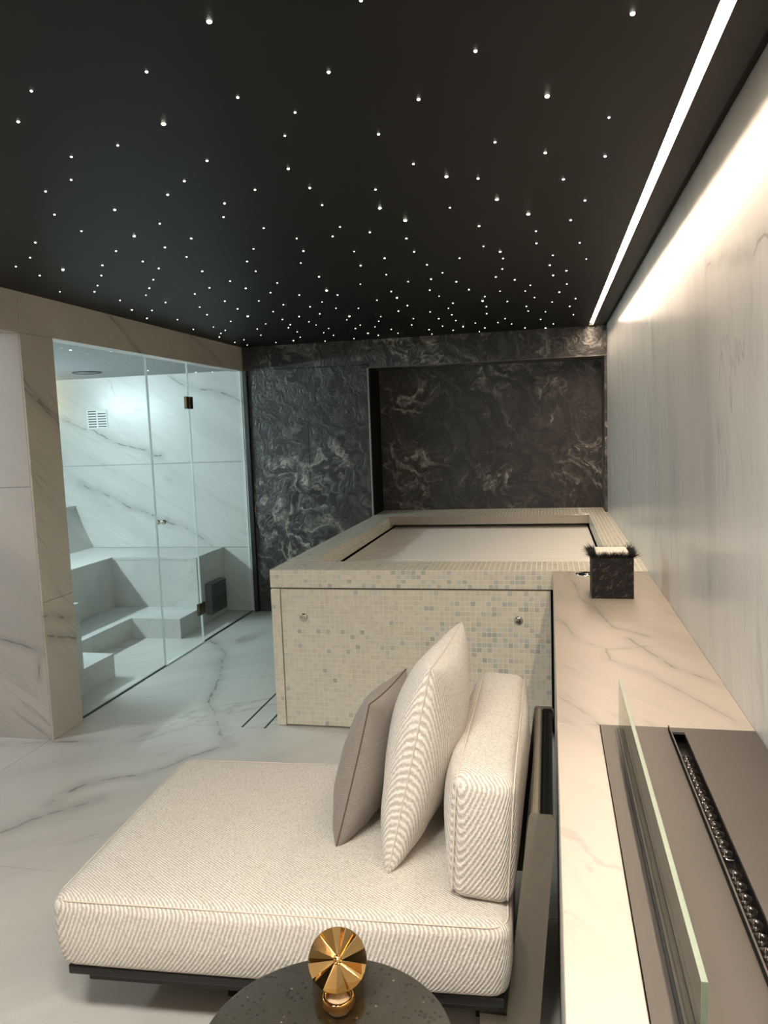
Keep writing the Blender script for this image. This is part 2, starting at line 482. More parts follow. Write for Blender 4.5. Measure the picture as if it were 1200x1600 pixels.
# back wall (dark stone) with the recess above the tub
wb = struct(box('wall_back', (-2.64, 6.512, 0), (-1.512, 6.62, 2.47), M_BLACK))
RX0, RX1, RZ = -1.50, 0.444, 2.135
for (x0, x1), (z0, z1) in (((-2.60, -2.06), (0, 1.075)), ((-2.06, -1.51), (0, 1.075)), ((-2.60, -2.06), (1.075, 2.165)), ((-2.06, -1.51), (1.075, 2.165))):
    box('tile', (x0 + G, 6.5, z0 + G), (x1 - G, 6.512, z1 - G), M_DARK, wb)
bm = bmesh.new()
bm_box(bm, (-1.512, 6.512, 0), (-1.49, 7.0, 2.47)); bm_box(bm, (-1.49, 6.882, 0), (0.464, 7.0, 2.47)); bm_box(bm, (-2.64, 6.512, RZ + 0.014), (0.464, 6.882, 2.47))
wrc = struct(from_bm('wall_recess', bm, M_BLACK))
for x0, x1 in ((-1.50, -0.53), (-0.53, 0.452)):
    box('tile', (x0 + G, 6.87, 0.80), (x1 - G, 6.882, RZ + 0.012), M_DARK, wrc)
box('tile', (-1.51, 6.50, 0), (-1.498, 6.87, RZ), M_DARK, wrc)            # left cheek
box('tile', (RX1, 6.50, 0), (0.464, 6.87, RZ), M_DARK, wrc)               # right cheek
box('tile', (-1.498, 6.50, RZ), (RX1, 6.87, RZ + 0.012), M_DARK, wrc)     # soffit
for x0, x1 in ((-2.64, -1.5), (-1.5, -0.53), (-0.53, 0.464)):
    box('tile', (x0 + 0.0006, 6.498, (2.169 if x0 < -1.6 else RZ)), (x1 - 0.0006, 6.512, ZC), M_DARK, wb)
struct(box('trim_2', (-1.513, 6.494, 0), (-1.500, 6.50, RZ), simple('brushed_grey_trim', (0.34, 0.33, 0.31), 0.35, 0.8)))
struct(box('trim_3', (-1.5, 6.494, RZ - 0.002), (0.464, 6.4985, RZ + 0.004), simple('dark_grey_trim', (0.16, 0.15, 0.14), 0.4, 0.6)))
struct(box('trim_4', (-2.64, 6.47, 0), (-2.602, 6.512, 2.165), M_BLKMET))

# left wall: lintel, pillar, wall beyond
wl = struct(box('wall_left', (-2.76, FRONT, 0), (-2.652, 2.0, 2.47), M_GROUT_WALL))
box('tile', (-2.652, FRONT, 0), (-2.64, 2.0, 1.372), M_LEFT, wl); box('tile', (-2.652, FRONT, 1.374), (-2.64, 2.0, 2.47), M_LEFT, wl)
ll = struct(box('trim_5', (-2.74, 2.0, 2.172), (-2.652, 6.49, 2.47), M_GROUT_WALL))   # lintel over the openings
ly = [2.0, 3.54, 3.81, 5.15, 6.498]
for j in range(4):
    box('tile', (-2.652, ly[j] + 0.0007, 2.166), (-2.64, ly[j + 1] - 0.0007, 2.47), M_LEFT, ll)
box('soffit_tile', (-2.74, 2.0, 2.166), (-2.652, 3.54, 2.172), M_PLAIN, ll); box('soffit_tile', (-2.74, 3.81, 2.166), (-2.652, 6.49, 2.172), M_PLAIN, ll)
wp = struct(box('wall_pillar', (-4.9, 3.552, 0), (-2.652, 3.80, 2.47), M_GROUT_WALL))
for z0, z1 in ((0, 0.755), (0.755, 2.1655)):
    box('tile', (-2.652, 3.54, z0 + 0.0007), (-2.64, 3.81, z1 - 0.0007), M_LEFT, wp, 0.0015, 1)
for z0, z1 in ((0, 1.373), (1.373, 2.47)):
    box('tile', (-4.9, 3.54, z0 + 0.0012), (-2.6525, 3.552, z1 - 0.0012), M_REVEAL, wp)
for z0, z1 in ((0, 1.373), (1.373, 2.1655)):
    box('tile', (-4.75, 3.80, z0 + G), (-2.6525, 3.81, z1 - G), M_STEAM, wp)
# corridor beyond the opening
struct(box('wall_corridor', (-4.9, 1.88, 0), (-2.76, 2.0, 2.47), M_REVEAL))
struct(box('wall_corridor_end', (-4.98, FRONT, 0), (-4.9, 3.80, 2.47), M_REVEAL))
struct(box('ceiling_corridor', (-4.9, 2.0, 2.30), (-2.74, 3.54, 2.47), simple('grey_corridor_ceiling', (0.10, 0.10, 0.10), 0.7)))
# steam room shell
ws = struct(box('wall_steam_back', (-4.9, 6.512, 0), (-2.64, 6.62, 2.47), M_GROUT_WALL))
for z0, z1 in ((0, 0.594), (0.594, 1.37), (1.37, 2.18)):
    box('tile', (-4.75, 6.50, z0 + 0.0018), (-2.642, 6.512, z1 - 0.0018), M_STEAM, ws)
wsl = struct(box('wall_steam_left', (-4.9, 3.80, 0), (-4.762, 6.512, 2.47), M_GROUT_WALL))
for z0, z1 in ((0, 0.594), (0.594, 1.37), (1.37, 2.18)):
    box('tile', (-4.762, 3.81, z0 + G), (-4.75, 6.50, z1 - G), M_STEAM, wsl)
struct(box('ceiling_steam', (-4.75, 3.81, 2.176), (-2.74, 6.50, 2.30), M_PLASTER))

# ------------------------------------------------------------------ steam room fittings
BZ = 0.594
benches = empty('steam_bench', (-3.3, 6.2, 0)); tag(benches, 'pale marble tiled corner bench with step inside the glass steam room', 'bench')


def loc_box(name, a, b, mat, par, bev=0.0, seg=2):
    L = Vector(par.location); return box(name, Vector(a) - L, Vector(b) - L, mat, par, bev, seg)


def prism(name, poly, axis, lo, hi, mat, par, off=(0, 0, 0)):
    """extrude a 2-D polygon along axis"""
    v = []; n = len(poly)
    for h in (lo, hi):
        for a, b in poly:
            p = {'x': (h, a, b), 'y': (a, h, b), 'z': (a, b, h)}[axis]
            v.append(Vector(p) - Vector(off))
    f = [tuple(range(n)), tuple(range(n, 2 * n))[::-1]] + [(i, (i + 1) % n, n + (i + 1) % n, n + i) for i in range(n)]
    bm = bmesh.new(); me = bpy.data.meshes.new('t'); me.from_pydata(v, [], f); bm.from_mesh(me); bpy.data.meshes.remove(me)
    return from_bm(name, bm, mat, par)


BL = tuple(benches.location)
prism('seat_block', [(-4.75, 3.81), (-2.9, 3.81), (-2.9, 4.235), (-3.71, 4.235), (-3.71, 5.94), (-2.925, 5.94), (-2.925, 6.5), (-4.75, 6.5)], 'z', 0.0, BZ - 0.022, M_PLAIN, benches, BL)
prism('seat_slab', [(-4.75, 3.81), (-2.897, 3.81), (-2.897, 4.239), (-3.706, 4.239), (-3.706, 5.936), (-2.921, 5.936), (-2.921, 6.5), (-4.75, 6.5)], 'z', BZ - 0.0215, BZ, M_PLAIN, benches, BL)
prism('foot_step', [(-3.709, 4.237), (-2.905, 4.237), (-2.905, 4.585), (-3.325, 4.585), (-3.325, 5.535), (-2.898, 5.535), (-2.898, 5.938), (-3.709, 5.938)], 'z', 0.0, 0.163, M_PLAIN, benches, BL)
prism('backrest', [(-4.245, BZ), (-4.41, 0.965), (-4.75, 0.985), (-4.75, BZ)], 'y', 3.81, 6.5, M_PLAIN, benches, BL)
prism('backrest_ledge', [(-4.40, 0.965), (-4.40, 0.995), (-4.75, 0.995), (-4.75, 0.965)], 'y', 3.81, 6.5, M_PLAIN, benches, BL)

# ventilation grille on the far steam wall
vent = empty('wall_vent', (-4.105, 6.5, 1.80)); tag(vent, 'small white ventilation grille with two columns of slots on steam room wall', 'vent')
box('vent_plate', (-0.105, -0.004, -0.085), (0.105, 0.0, 0.085), M_WHITE, vent, 0.001, 1)
for c in (-0.05, 0.05):
    for k in range(7):
        if c > 0 and k == 6: continue
        box('slot', (c - 0.042, -0.0055, -0.074 + k * 0.0236), (c + 0.042, -0.004, -0.064 + k * 0.0236), M_BLKMET, vent)
# steam outlet box on the bench end
sg = empty('steam_outlet', (-2.921, 6.22, 0.20)); tag(sg, 'grey metal steam outlet box low on the end of the marble bench', 'steam outlet')
box('housing', (0, -0.155, -0.135), (0.055, 0.155, 0.135), M_GREYBOX, sg, 0.004, 1)
box('front_louvre', (0.0555, -0.150, -0.128), (0.060, 0.150, 0.128), simple('dark_louvre', (0.075, 0.075, 0.07), 0.5, 0.5), sg)
for k in range(9): box('louvre_blade', (0.0605, -0.140, -0.115 + k * 0.027), (0.0635, 0.140, -0.110 + k * 0.027), M_GREYBOX, sg)
# ceiling speaker / shower disc
sp = empty('ceiling_speaker', (-3.79, 5.90, 2.176)); tag(sp, 'round dark rimmed disc flush in the steam room ceiling', 'speaker')
lathe('rim', [(0.105, 0.0), (0.108, -0.008), (0.118, -0.008), (0.122, 0.0)], M_BLKMET, sp)
lathe('disc', [(0.0, -0.004), (0.104, -0.004), (0.105, 0.0), (0.0, 0.0)], simple('grey_disc', (0.25, 0.26, 0.27), 0.5), sp)
# steam room star points
me_dot = None
for i, (px, py) in enumerate(((110, 547), (173.5, 549), (231, 579), (306, 581.5), (332, 581))):
    p = on_z(px, py, 2.176)
    if me_dot is None:
        o = lathe('ceiling_dot_light', [(0.0, -0.004), (0.006, -0.003), (0.009, 0.0), (0.0, 0.0)], emit('steam_dot', (0.85, 1, 1), 3.0, False), None, 10); me_dot = o
    else: o = me_dot.copy(); COL.objects.link(o)
    o.location = p
    tag(o, 'tiny white dot light in the grey steam room ceiling', 'light', 'dot lights in the steam room ceiling')
# hidden cool cove strip and warm corner lamp
cv = empty('cove_light', (-4.72, 4.62, 2.00)); tag(cv, 'long cool white cove light high on the left steam room wall', 'light')
box('holder', (-0.03, -0.75, -0.012), (0.0, 0.75, 0.03), M_WHITE, cv)
box('diffuser', (0.0005, -0.74, -0.012), (0.022, 0.74, 0.02), M_COOL, cv)
wlp = empty('corner_lamp', (-4.72, 6.42, 2.0)); tag(wlp, 'small warm yellow lamp in the upper corner of the steam room', 'lamp')
box('back_plate', (-0.03, -0.04, -0.10), (-0.015, 0.04, 0.10), M_WHITE, wlp)
lathe('lamp_tube', [(0.0, -0.09), (0.013, -0.09), (0.013, 0.09), (0.0, 0.09)], M_WARMLAMP, wlp, 12)
# corridor downlight
cdl = empty('corridor_downlight', (-3.7, 2.75, 2.30)); tag(cdl, 'round cool downlight in the corridor ceiling behind the left opening', 'light')
lathe('rim', [(0.17, 0.0), (0.175, -0.012), (0.19, -0.012), (0.195, 0.0)], M_WHITE, cdl)
lathe('diffuser', [(0.0, -0.008), (0.168, -0.008), (0.169, 0.0), (0.0, 0.0)], M_CORR, cdl)

for lx, ly in ((-0.95, 0.5), (-0.3, 0.5)):  # two unseen fill lamps, added to lighten sofa, floor and right wall
    rl = empty('fill_lamp', (lx, ly, ZC)); tag(rl, 'round opal fill lamp added to the ceiling out of view, the one %s' % ('nearer the left wall' if lx < -0.6 else 'nearer the light line'), 'lamp')
    lathe('rim', [(0.171, 0.0), (0.171, -0.03), (0.18, -0.03), (0.18, 0.0)], M_BLKMET, rl)
    lathe('diffuser', [(0.0, -0.028), (0.170, -0.028), (0.170, 0.0), (0.0, 0.0)], M_FILL, rl)

# glass partition: fixed panel, door, fixed panel
GX0, GX1 = -2.676, -2.666


def pane(name, y0, y1, z0, z1, label, cat='glass panel'):
    e = empty(name, (GX0, (y0 + y1) / 2, z0)); tag(e, label, cat)
    h = (y1 - y0) / 2; H = z1 - z0
    box('glass_pane', (0.0, -h + 0.004, 0.002), (0.010, h - 0.004, H), M_GLASS, e)
    box('glass_edge', (0.0, -h + 0.001, 0.002), (0.010, -h + 0.004, H), M_EDGEW, e)
    box('glass_edge', (0.0, h - 0.004, 0.002), (0.010, h - 0.001, H), M_EDGEW, e)
    return e


g1 = pane('glass_partition', 3.812, 4.848, 0.0, 2.166, 'fixed clear glass panel nearest the marble pillar')
box('bottom_seal', (-0.002, -0.515, 0.0), (0.012, 0.515, 0.006), M_BLKMET, g1)
g2 = pane('glass_door', 4.854, 5.458, 0.012, 2.155, 'frameless clear glass steam room door with brass hinges', 'door')
g3 = pane('glass_partition', 5.464, 6.498, 0.0, 2.166, 'fixed clear glass panel beside the dark stone wall')
box('bottom_seal', (-0.002, -0.515, 0.0), (0.012, 0.515, 0.006), M_BLKMET, g3)
sill = tag(box('door_sill', (-2.684, 4.852, 0.0), (-2.658, 5.462, 0.010), M_EDGEW), 'pale clear sill strip on the floor under the glass door', 'sill')
for zc, lab in ((1.862, 'upper'), (0.268, 'lower')):
    bm = bmesh.new()
    for dy in (-0.029, 0.029):
        bm_box(bm, (-0.006, 0.302 + 0.003 + dy - 0.026, zc - 0.012 - 0.046), (0.016, 0.302 + 0.003 + dy + 0.026, zc - 0.012 + 0.046), 0.002, 1)
    bm_box(bm, (-0.008, 0.300, zc - 0.012 - 0.022), (0.019, 0.310, zc - 0.012 + 0.022))
    from_bm('hinge', bm, M_BRASS, g2)
lz = lathe('door_knob', [(0.0, 0.03), (0.014, 0.03), (0.017, 0.026), (0.017, 0.014), (0.008, 0.008), (0.008, -0.008), (0.017, -0.014), (0.017, -0.026), (0.0, -0.03)], M_CHROME, g2, 16)
lz.location = (0.005, -0.235, 1.004); lz.rotation_euler = (0, R(90), 0)

# ------------------------------------------------------------------ ceiling LED strip
led = empty('led_strip', (0.3385, 2.13, ZC + 0.0248)); tag(led, 'long warm white LED light line running along the black ceiling beside right wall', 'light')
LH = 4.32
prism('diffuser', [(-0.0142, 0.0), (-0.0142, -0.002), (0.0142, -0.002), (0.0142, 0.0)], 'y', -LH, LH, M_LED, led)
for s in (-1, 1):
    box('profile_edge', (s * 0.0149 - 0.0005, -LH, -0.0245), (s * 0.0149 + 0.0005, LH, 0.0), M_WHITE, led)

# ------------------------------------------------------------------ tub with mosaic
TX0, TX1, TY0, TY1, TZ = -1.487, 0.464, 3.885, 6.87, 0.871
IX0, IX1, IY0, IY1 = -1.322, 0.310, 4.155, 6.33
tub = empty('hot_tub', (-0.51, 5.3, 0)); TL = Vector(tub.location)
tag(tub, 'large raised hot tub clad in pearly cream mosaic, closed with a slatted cover', 'hot tub')
bm = bmesh.new()
Q = 0.0012
z0 = 0.775
bm_box(bm, (TX0, TY0, z0), (TX1, IY0, TZ)); bm_box(bm, (TX0, IY0, z0), (IX0, TY1, TZ)); bm_box(bm, (IX1, IY0, z0), (TX1, TY1, TZ)); bm_box(bm, (IX0, IY1 + 0.004, 0.802), (IX1, TY1, TZ))
for v in bm.verts: v.co -= TL
from_bm('rim', bm, M_GROUT, tub)
bm = bmesh.new()
bm_box(bm, (TX0 + 0.004, TY0 + 0.030, 0.0), (TX0 + 0.05, TY1, z0)); bm_box(bm, (IX0 - 0.02, TY0 + 0.030, 0.02), (0.464, TY0 + 0.07, z0)); bm_box(bm, (IX0, IY1 + 0.30, 0.02), (IX1, TY1, 0.80))
for v in bm.verts: v.co -= TL
from_bm('tub_body', bm, M_BLACK, tub)
box('corner_post', Vector((TX0, TY0, 0.004)) - TL, Vector((-1.437, TY0 + 0.06, 0.765)) - TL, M_GROUT, tub)
PIT = 0.0268


class Mosaic:
    """flat glass tiles, one mesh per face of the tub; tint varies tile by tile"""
    def __init__(s): s.v = []; s.f = []; s.c = []

    def plane(s, o, u, v, nu, nv, lu, lv, n, seed=0, accent=0.05, dark=0.0):
        o = Vector(o); u = Vector(u); v = Vector(v); n = Vector(n); rnd = random.Random(seed)
        pu, pv = lu / nu, lv / nv; g = 0.0016; h = 0.0012
        for i in range(nu):
            for j in range(nv):
                hh = h * rnd.uniform(0.7, 1.25)
                a = o + u * (i * pu + g) + v * (j * pv + g); b = u * (pu - 2 * g); c = v * (pv - 2 * g)
                k = len(s.v); e = 0.0008
                eu = u * e; ev = v * e
                s.v += [a, a + b, a + b + c, a + c, a + eu + ev + n * hh, a + b - eu + ev + n * hh, a + b + c - eu - ev + n * hh, a + c + eu - ev + n * hh]
                s.f += [(k + 4, k + 5, k + 6, k + 7), (k, k + 1, k + 5, k + 4), (k + 1, k + 2, k + 6, k + 5), (k + 2, k + 3, k + 7, k + 6), (k + 3, k, k + 4, k + 7)]
                t = rnd.uniform(0.93, 1.06); col = [0.74 * t, 0.69 * t, 0.575 * t]
                q = rnd.random() * 1.6
                x = accent(i / nu, j / nv) if callable(accent) else accent
                if q < x * 0.5: m = rnd.uniform(0.85, 1.05); col = [0.54 * m, 0.545 * m, 0.49 * m]
                elif q < x: m = rnd.uniform(0.9, 1.1); col = [0.58 * m, 0.60 * m, 0.57 * m]
                elif q < x + 0.05: col = [0.70, 0.63, 0.49]
                s.c += [col] * 5

    def build(s, name, parent, off):
        o = pydata(name, [p - off for p in s.v], s.f, M_MOSAIC, parent)
        at = o.data.attributes.new('tint', 'FLOAT_COLOR', 'FACE')
        arr = np.ones((len(s.f), 4), dtype=np.float32); arr[:, :3] = np.array(s.c, dtype=np.float32); at.data.foreach_set('color', arr.ravel())
        o['kind'] = 'stuff'
        return o


X, Y, Z = (1, 0, 0), (0, 1, 0), (0, 0, 1)
mo = Mosaic()
acc = lambda a, b: 0.05 + 0.35 * max(0, 1 - abs(b - 0.62) * 7) * (1 if 0.35 < a < 0.95 else 0.2) + 0.22 * (a > 0.55)
mo.plane((TX0, TY0, z0), X, Z, 73, 4, TX1 - TX0, TZ - z0, (0, -1, 0), 1, lambda a, b: 0.12 + 0.25 * (0.35 < a < 0.75))
mo.plane((TX0, TY0, TZ), X, Y, 73, 10, TX1 - TX0, IY0 - TY0, Z, 2, 0.05)
mo.plane((TX0, IY0, TZ), X, Y, 6, 101, IX0 - TX0, TY1 - IY0, Z, 3, 0.05)
mo.plane((IX1, IY0, TZ), X, Y, 6, 101, TX1 - IX1, TY1 - IY0, Z, 4, 0.05)
mo.plane((IX0, IY1 + 0.006, TZ), X, Y, 61, 20, IX1 - IX0, TY1 - IY1 - 0.006, Z, 5, 0.05)
mo.plane((IX0, IY0, z0), Y, Z, 81, 4, IY1 - IY0, TZ - z0, (1, 0, 0), 6, 0.03)
mo.plane((IX1, IY1, z0), (0, -1, 0), Z, 81, 4, IY1 - IY0, TZ - z0, (-1, 0, 0), 7, 0.15)
mo.plane((IX1, IY0, z0), (-1, 0, 0), Z, 61, 4, IX1 - IX0, TZ - z0, (0, 1, 0), 8, 0.05)
mo.plane((TX0, TY1, z0), (0, -1, 0), Z, 111, 4, TY1 - TY0, TZ - z0, (-1, 0, 0), 9, 0.05)
mo.plane((TX0, TY0, 0.006), X, Z, 2, 28, 0.050, 0.757, (0, -1, 0), 10, 0.06)
mo.plane((TX0 + 0.004, TY1, 0.0), (0, -1, 0), Z, 110, 29, TY1 - TY0 - 0.06, z0, (-1, 0, 0), 11, 0.05)
mo.build('mosaic_tiles', tub, TL)
ap = box('access_panel', Vector((-1.429, TY0, 0.010)) - TL, Vector((-0.002, TY0 + 0.025, 0.765)) - TL, M_GROUT, tub)
mp = Mosaic(); mp.plane((-1.429, TY0, 0.010), X, Z, 53, 28, 1.427, 0.755, (0, -1, 0), 12, acc)
mp.build('mosaic_tiles', ap, TL)
for kx in (-1.305, -0.163):
    k = lathe('lock_knob', [(0.0, 0.010), (0.015, 0.011), (0.021, 0.009), (0.0235, 0.004), (0.0235, 0.0), (0.0, 0.0)], M_CHROME, ap, 24)
    k.location = Vector((kx, TY0 - 0.001, 0.613)) - TL; k.rotation_euler = (R(90), 0, 0)
    for dx in (-0.007, 0.007):
        d = lathe('pin_hole', [(0.0, 0.0118), (0.0028, 0.0118), (0.0028, 0.010), (0.0, 0.010)], M_BLKMET, ap, 8)
        d.location = k.location + Vector((dx, 0, 0)); d.rotation_euler = (R(90), 0, 0)
# shutter cover: slats across the tub
zc = 0.766; ns = 38; y0, y1 = IY0 - 0.02, IY1 + 0.25; pt = (y1 - y0) / ns
prof = [(0.0045, 0.0), (0.0065, 0.006), (pt * 0.3, 0.0085), (pt * 0.7, 0.0085), (pt - 0.0065, 0.006), (pt - 0.0045, 0.0)]
sl0 = prism('cover_slat', [(a, zc - 0.0086 + b) for a, b in prof], 'x', IX0 + 0.012, IX1 - 0.012, M_COVER, tub, TL)
for i in range(ns):
    s = sl0 if i == 0 else sl0.copy()
    if i: COL.objects.link(s); s.parent = tub
    s.location = (0, y0 + i * pt, 0)
box('cover_underlay', Vector((IX0 + 0.001, IY0 - 0.02, zc - 0.03)) - TL, Vector((IX1 - 0.001, IY1 + 0.28, zc - 0.012)) - TL, M_BLACK, tub)
box('steel_fascia', Vector((IX0 + 0.002, IY1 - 0.004, 0.801)) - TL, Vector((IX1 - 0.004, IY1 + 0.003, TZ + 0.0015)) - TL, M_STEEL, tub, 0.001, 1)
box('steel_lip', Vector((IX0 + 0.002, IY1 + 0.003, 0.801)) - TL, Vector((IX1 - 0.004, IY1 + 0.06, 0.806)) - TL, M_STEEL, tub)

# floor slot drain beside the tub
dr = empty('slot_drain', (-1.612, 5.1, 0)); tag(dr, 'twin black slot drain in the floor along the left side of hot tub', 'drain')
for dx in (-0.066, 0.066):
    box('slot', (dx - 0.0055, -1.37, -0.010), (dx + 0.0055, 1.39, -0.004), M_BLACK, dr)

# ------------------------------------------------------------------ counter
ct = empty('stone_counter', (0.24, 1.0, 0)); CL = Vector(ct.location)
tag(ct, 'long low counter of warm beige marble along the right wall', 'counter')
PY = 1.866
bm = bmesh.new()
bm_box(bm, (0.020, FRONT + 0.002, 0.0), (0.464, 3.882, 0.80)); bm_box(bm, (0.020, PY, 0.80), (0.464, 3.882, 0.858)); bm_box(bm, (0.020, FRONT + 0.002, 0.80), (0.110, PY, 0.858)); bm_box(bm, (0.020, FRONT + 0.002, 0.80), (0.464, 0.2, 0.858))
for v in bm.verts: v.co -= CL
from_bm('carcass', bm, M_BLACK, ct)
cy = [FRONT + 0.004, -0.6, 0.2, PY, 2.885, 3.880]
for i in range(5):
    x1 = 0.464 if i != 2 else 0.1112
    box('top_slab', Vector((0.011, cy[i] + 0.0008, 0.858)) - CL, Vector((x1 - 0.0005, cy[i + 1] - 0.0008, TZ)) - CL, M_COUNTER, ct, 0.0012, 1)
M_FRONT = marble('counter_front_marble', (0, 0.8, 0.4), rough=0.35, base=(0.42, 0.41, 0.39))
for i in range(5):
    box('front_slab', Vector((0.011, cy[i] + 0.0008, 0.0)) - CL, Vector((0.020, cy[i + 1] - 0.0008, 0.8575)) - CL, M_FRONT, ct)
# material coordinates are the world's on these slabs, so veins are defined there
for o in list(ct.children):
    o.data.transform(Matrix.Translation(CL)); o.location = -CL

# ------------------------------------------------------------------ fireplace plate in the counter
fp = empty('fireplace_burner', (0.286, 1.03, TZ)); FPL = Vector(fp.location)
tag(fp, 'taupe metal burner plate with long black slot of round burners set in marble counter', 'fireplace')
PZ = 0.0015; Y0 = 0.21; SX0, SX1, SY1 = 0.2735, 0.3010, 1.842
bm = bmesh.new()
bm_box(bm, (0.1125, Y0, TZ - 0.004), (SX0, PY - 0.0004, TZ + PZ)); bm_box(bm, (SX1, Y0, TZ - 0.004), (0.4615, PY - 0.0004, TZ + PZ)); bm_box(bm, (SX0, 1.8425 - 0.004, TZ - 0.004), (SX1, PY - 0.0004, TZ + PZ))
for v in bm.verts: v.co -= FPL
from_bm('metal_plate', bm, M_TAUPE, fp)
SY1 = 1.838
bm = bmesh.new()
bm_box(bm, (SX0, Y0, TZ - 0.030), (SX1, SY1, TZ - 0.026)); bm_box(bm, (SX0 - 0.002, Y0, TZ - 0.030), (SX0, SY1, TZ - 0.0045)); bm_box(bm, (SX1, Y0, TZ - 0.030), (SX1 + 0.002, SY1, TZ - 0.0045))
for v in bm.verts: v.co -= FPL
from_bm('burner_trough', bm, M_GLOSSBLK, fp)
lip = box('flange', Vector((0.2655, Y0, TZ + PZ)) - FPL, Vector((0.2680, 1.845, TZ + 0.0145)) - FPL, M_BLACK, fp)
box('flange_edge', Vector((0.2655, Y0, TZ + 0.0145)) - FPL, Vector((0.2680, 1.845, TZ + 0.0152)) - FPL, M_TAUPE, lip)
cup0 = None
for k in range(47):
    yy = 1.728 - 0.0322 * k
    if yy < 0.25: break
    if k == 13: continue
    if cup0 is None:
        cup0 = lathe('burner_cup', [(0.0, 0.0005), (0.006, 0.0005), (0.0095, 0.004), (0.0110, 0.013), (0.0122, 0.013), (0.0122, 0.0)], M_CUP, fp, 20); c = cup0
    else: c = cup0.copy(); COL.objects.link(c); c.parent = fp
    c.location = Vector((0.2873, yy, TZ - 0.026)) - FPL
tube('igniter_wire', [Vector((x, y, z)) - FPL for x, y, z in ((0.2745, 1.312, TZ - 0.004), (0.283, 1.306, TZ - 0.006), (0.292, 1.305, TZ - 0.006), (0.296, 1.312, TZ - 0.007))], 0.0012, M_CHROME, fp)
for cx in (0.1500, 0.1640):
    box('channel_rail', Vector((cx, Y0, TZ + PZ)) - FPL, Vector((cx + 0.0032, 1.838, TZ + 0.0065)) - FPL, M_TAUPE, fp)
box('channel_rail', Vector((0.1450, Y0, TZ + PZ)) - FPL, Vector((0.1500, 1.838, TZ + 0.0032)) - FPL, M_BLKMET, fp)
gs = empty('glass_screen', (0.158, 1.34, TZ + PZ)); tag(gs, 'clear glass fire screen standing upright on the burner plate', 'glass screen')
box('glass_pane', (-0.0035, -0.51, 0.0), (0.0035, 0.51, 0.1175), M_FIREGLASS, gs)
box('glass_edge', (-0.0035, -0.51, 0.1175), (0.0035, 0.51, 0.1190), M_EDGE, gs)
box('glass_edge', (-0.0035, -0.5115, 0.0), (0.0035, -0.51, 0.1190), M_EDGE, gs)

# ------------------------------------------------------------------ planter box + socket
po = empty('stone_pot', (0.2515, 3.345, TZ)); tag(po, 'square dark speckled stone pot with black feather fringe and white top on counter', 'pot')
H = 0.170; hw = 0.0835
bm = bmesh.new()
bm_box(bm, (-hw, -hw, 0), (hw, -hw + 0.012, H)); bm_box(bm, (-hw, hw - 0.012, 0), (hw, hw, H)); bm_box(bm, (-hw, -hw + 0.012, 0), (-hw + 0.012, hw - 0.012, H)); bm_box(bm, (hw - 0.012, -hw + 0.012, 0), (hw, hw - 0.012, H)); bm_box(bm, (-hw + 0.012, -hw + 0.012, 0), (hw - 0.012, hw - 0.012, 0.02))
from_bm('stone_body', bm, M_POT, po)
box('white_top', (-0.066, -0.066, H - 0.02), (0.066, 0.066, H + 0.026), M_FOAM, po, 0.006, 2)
v = []; f = []
rnd = random.Random(3)
for i in range(1500):
    side = rnd.randrange(4); a = rnd.uniform(-0.078, 0.078); d = rnd.uniform(0.066, 0.080)
    p = [(a, -d), (a, d), (-d, a), (d, a)][side]
    outw = [(0, -1), (0, 1), (-1, 0), (1, 0)][side]
    b = Vector((p[0], p[1], H - 0.004 + rnd.uniform(0, 0.012)))
    corner = abs(a) > 0.055
    L = rnd.uniform(0.018, 0.038) * (1.45 if corner else 1.0)
    dirv = Vector((outw[0] * rnd.uniform(-0.2, 0.75) + rnd.uniform(-.45, .45) + (0.5 * math.copysign(1, p[0]) if corner else 0), outw[1] * rnd.uniform(-0.2, 0.75) + rnd.uniform(-.45, .45), rnd.uniform(0.25, 0.95))).normalized()
    s = dirv.orthogonal().normalized() * 0.0013
    s2 = dirv.cross(s)
    tip = b + dirv * L
    k = len(v); v += [b + s, b - s * 0.5 + s2 * 0.87, b - s * 0.5 - s2 * 0.87, tip]
    f += [(k, k + 1, k + 3), (k + 1, k + 2, k + 3), (k + 2, k, k + 3)]
fr = pydata('feather_fringe', v, f, M_FEATHER, po); fr['kind'] = 'stuff'
so = empty('counter_socket', (0.168, 3.80, TZ)); tag(so, 'round chrome rimmed pop-up socket flush in the counter beside stone pot', 'socket')
lathe('chrome_ring', [(0.036, 0.0), (0.036, 0.004), (0.046, 0.005), (0.049, 0.003), (0.049, 0.0)], M_CHROME, so)
lathe('cap', [(0.0, 0.007), (0.030, 0.007), (0.0355, 0.004), (0.0355, 0.0), (0.0, 0.0)], M_GLOSSBLK, so)


# ------------------------------------------------------------------ cushions
def sgrid(n, p=0.8):
    t = np.linspace(-1, 1, n); return np.sign(t) * (1 - (1 - np.abs(t)) ** (1 / p)) if p != 1 else t


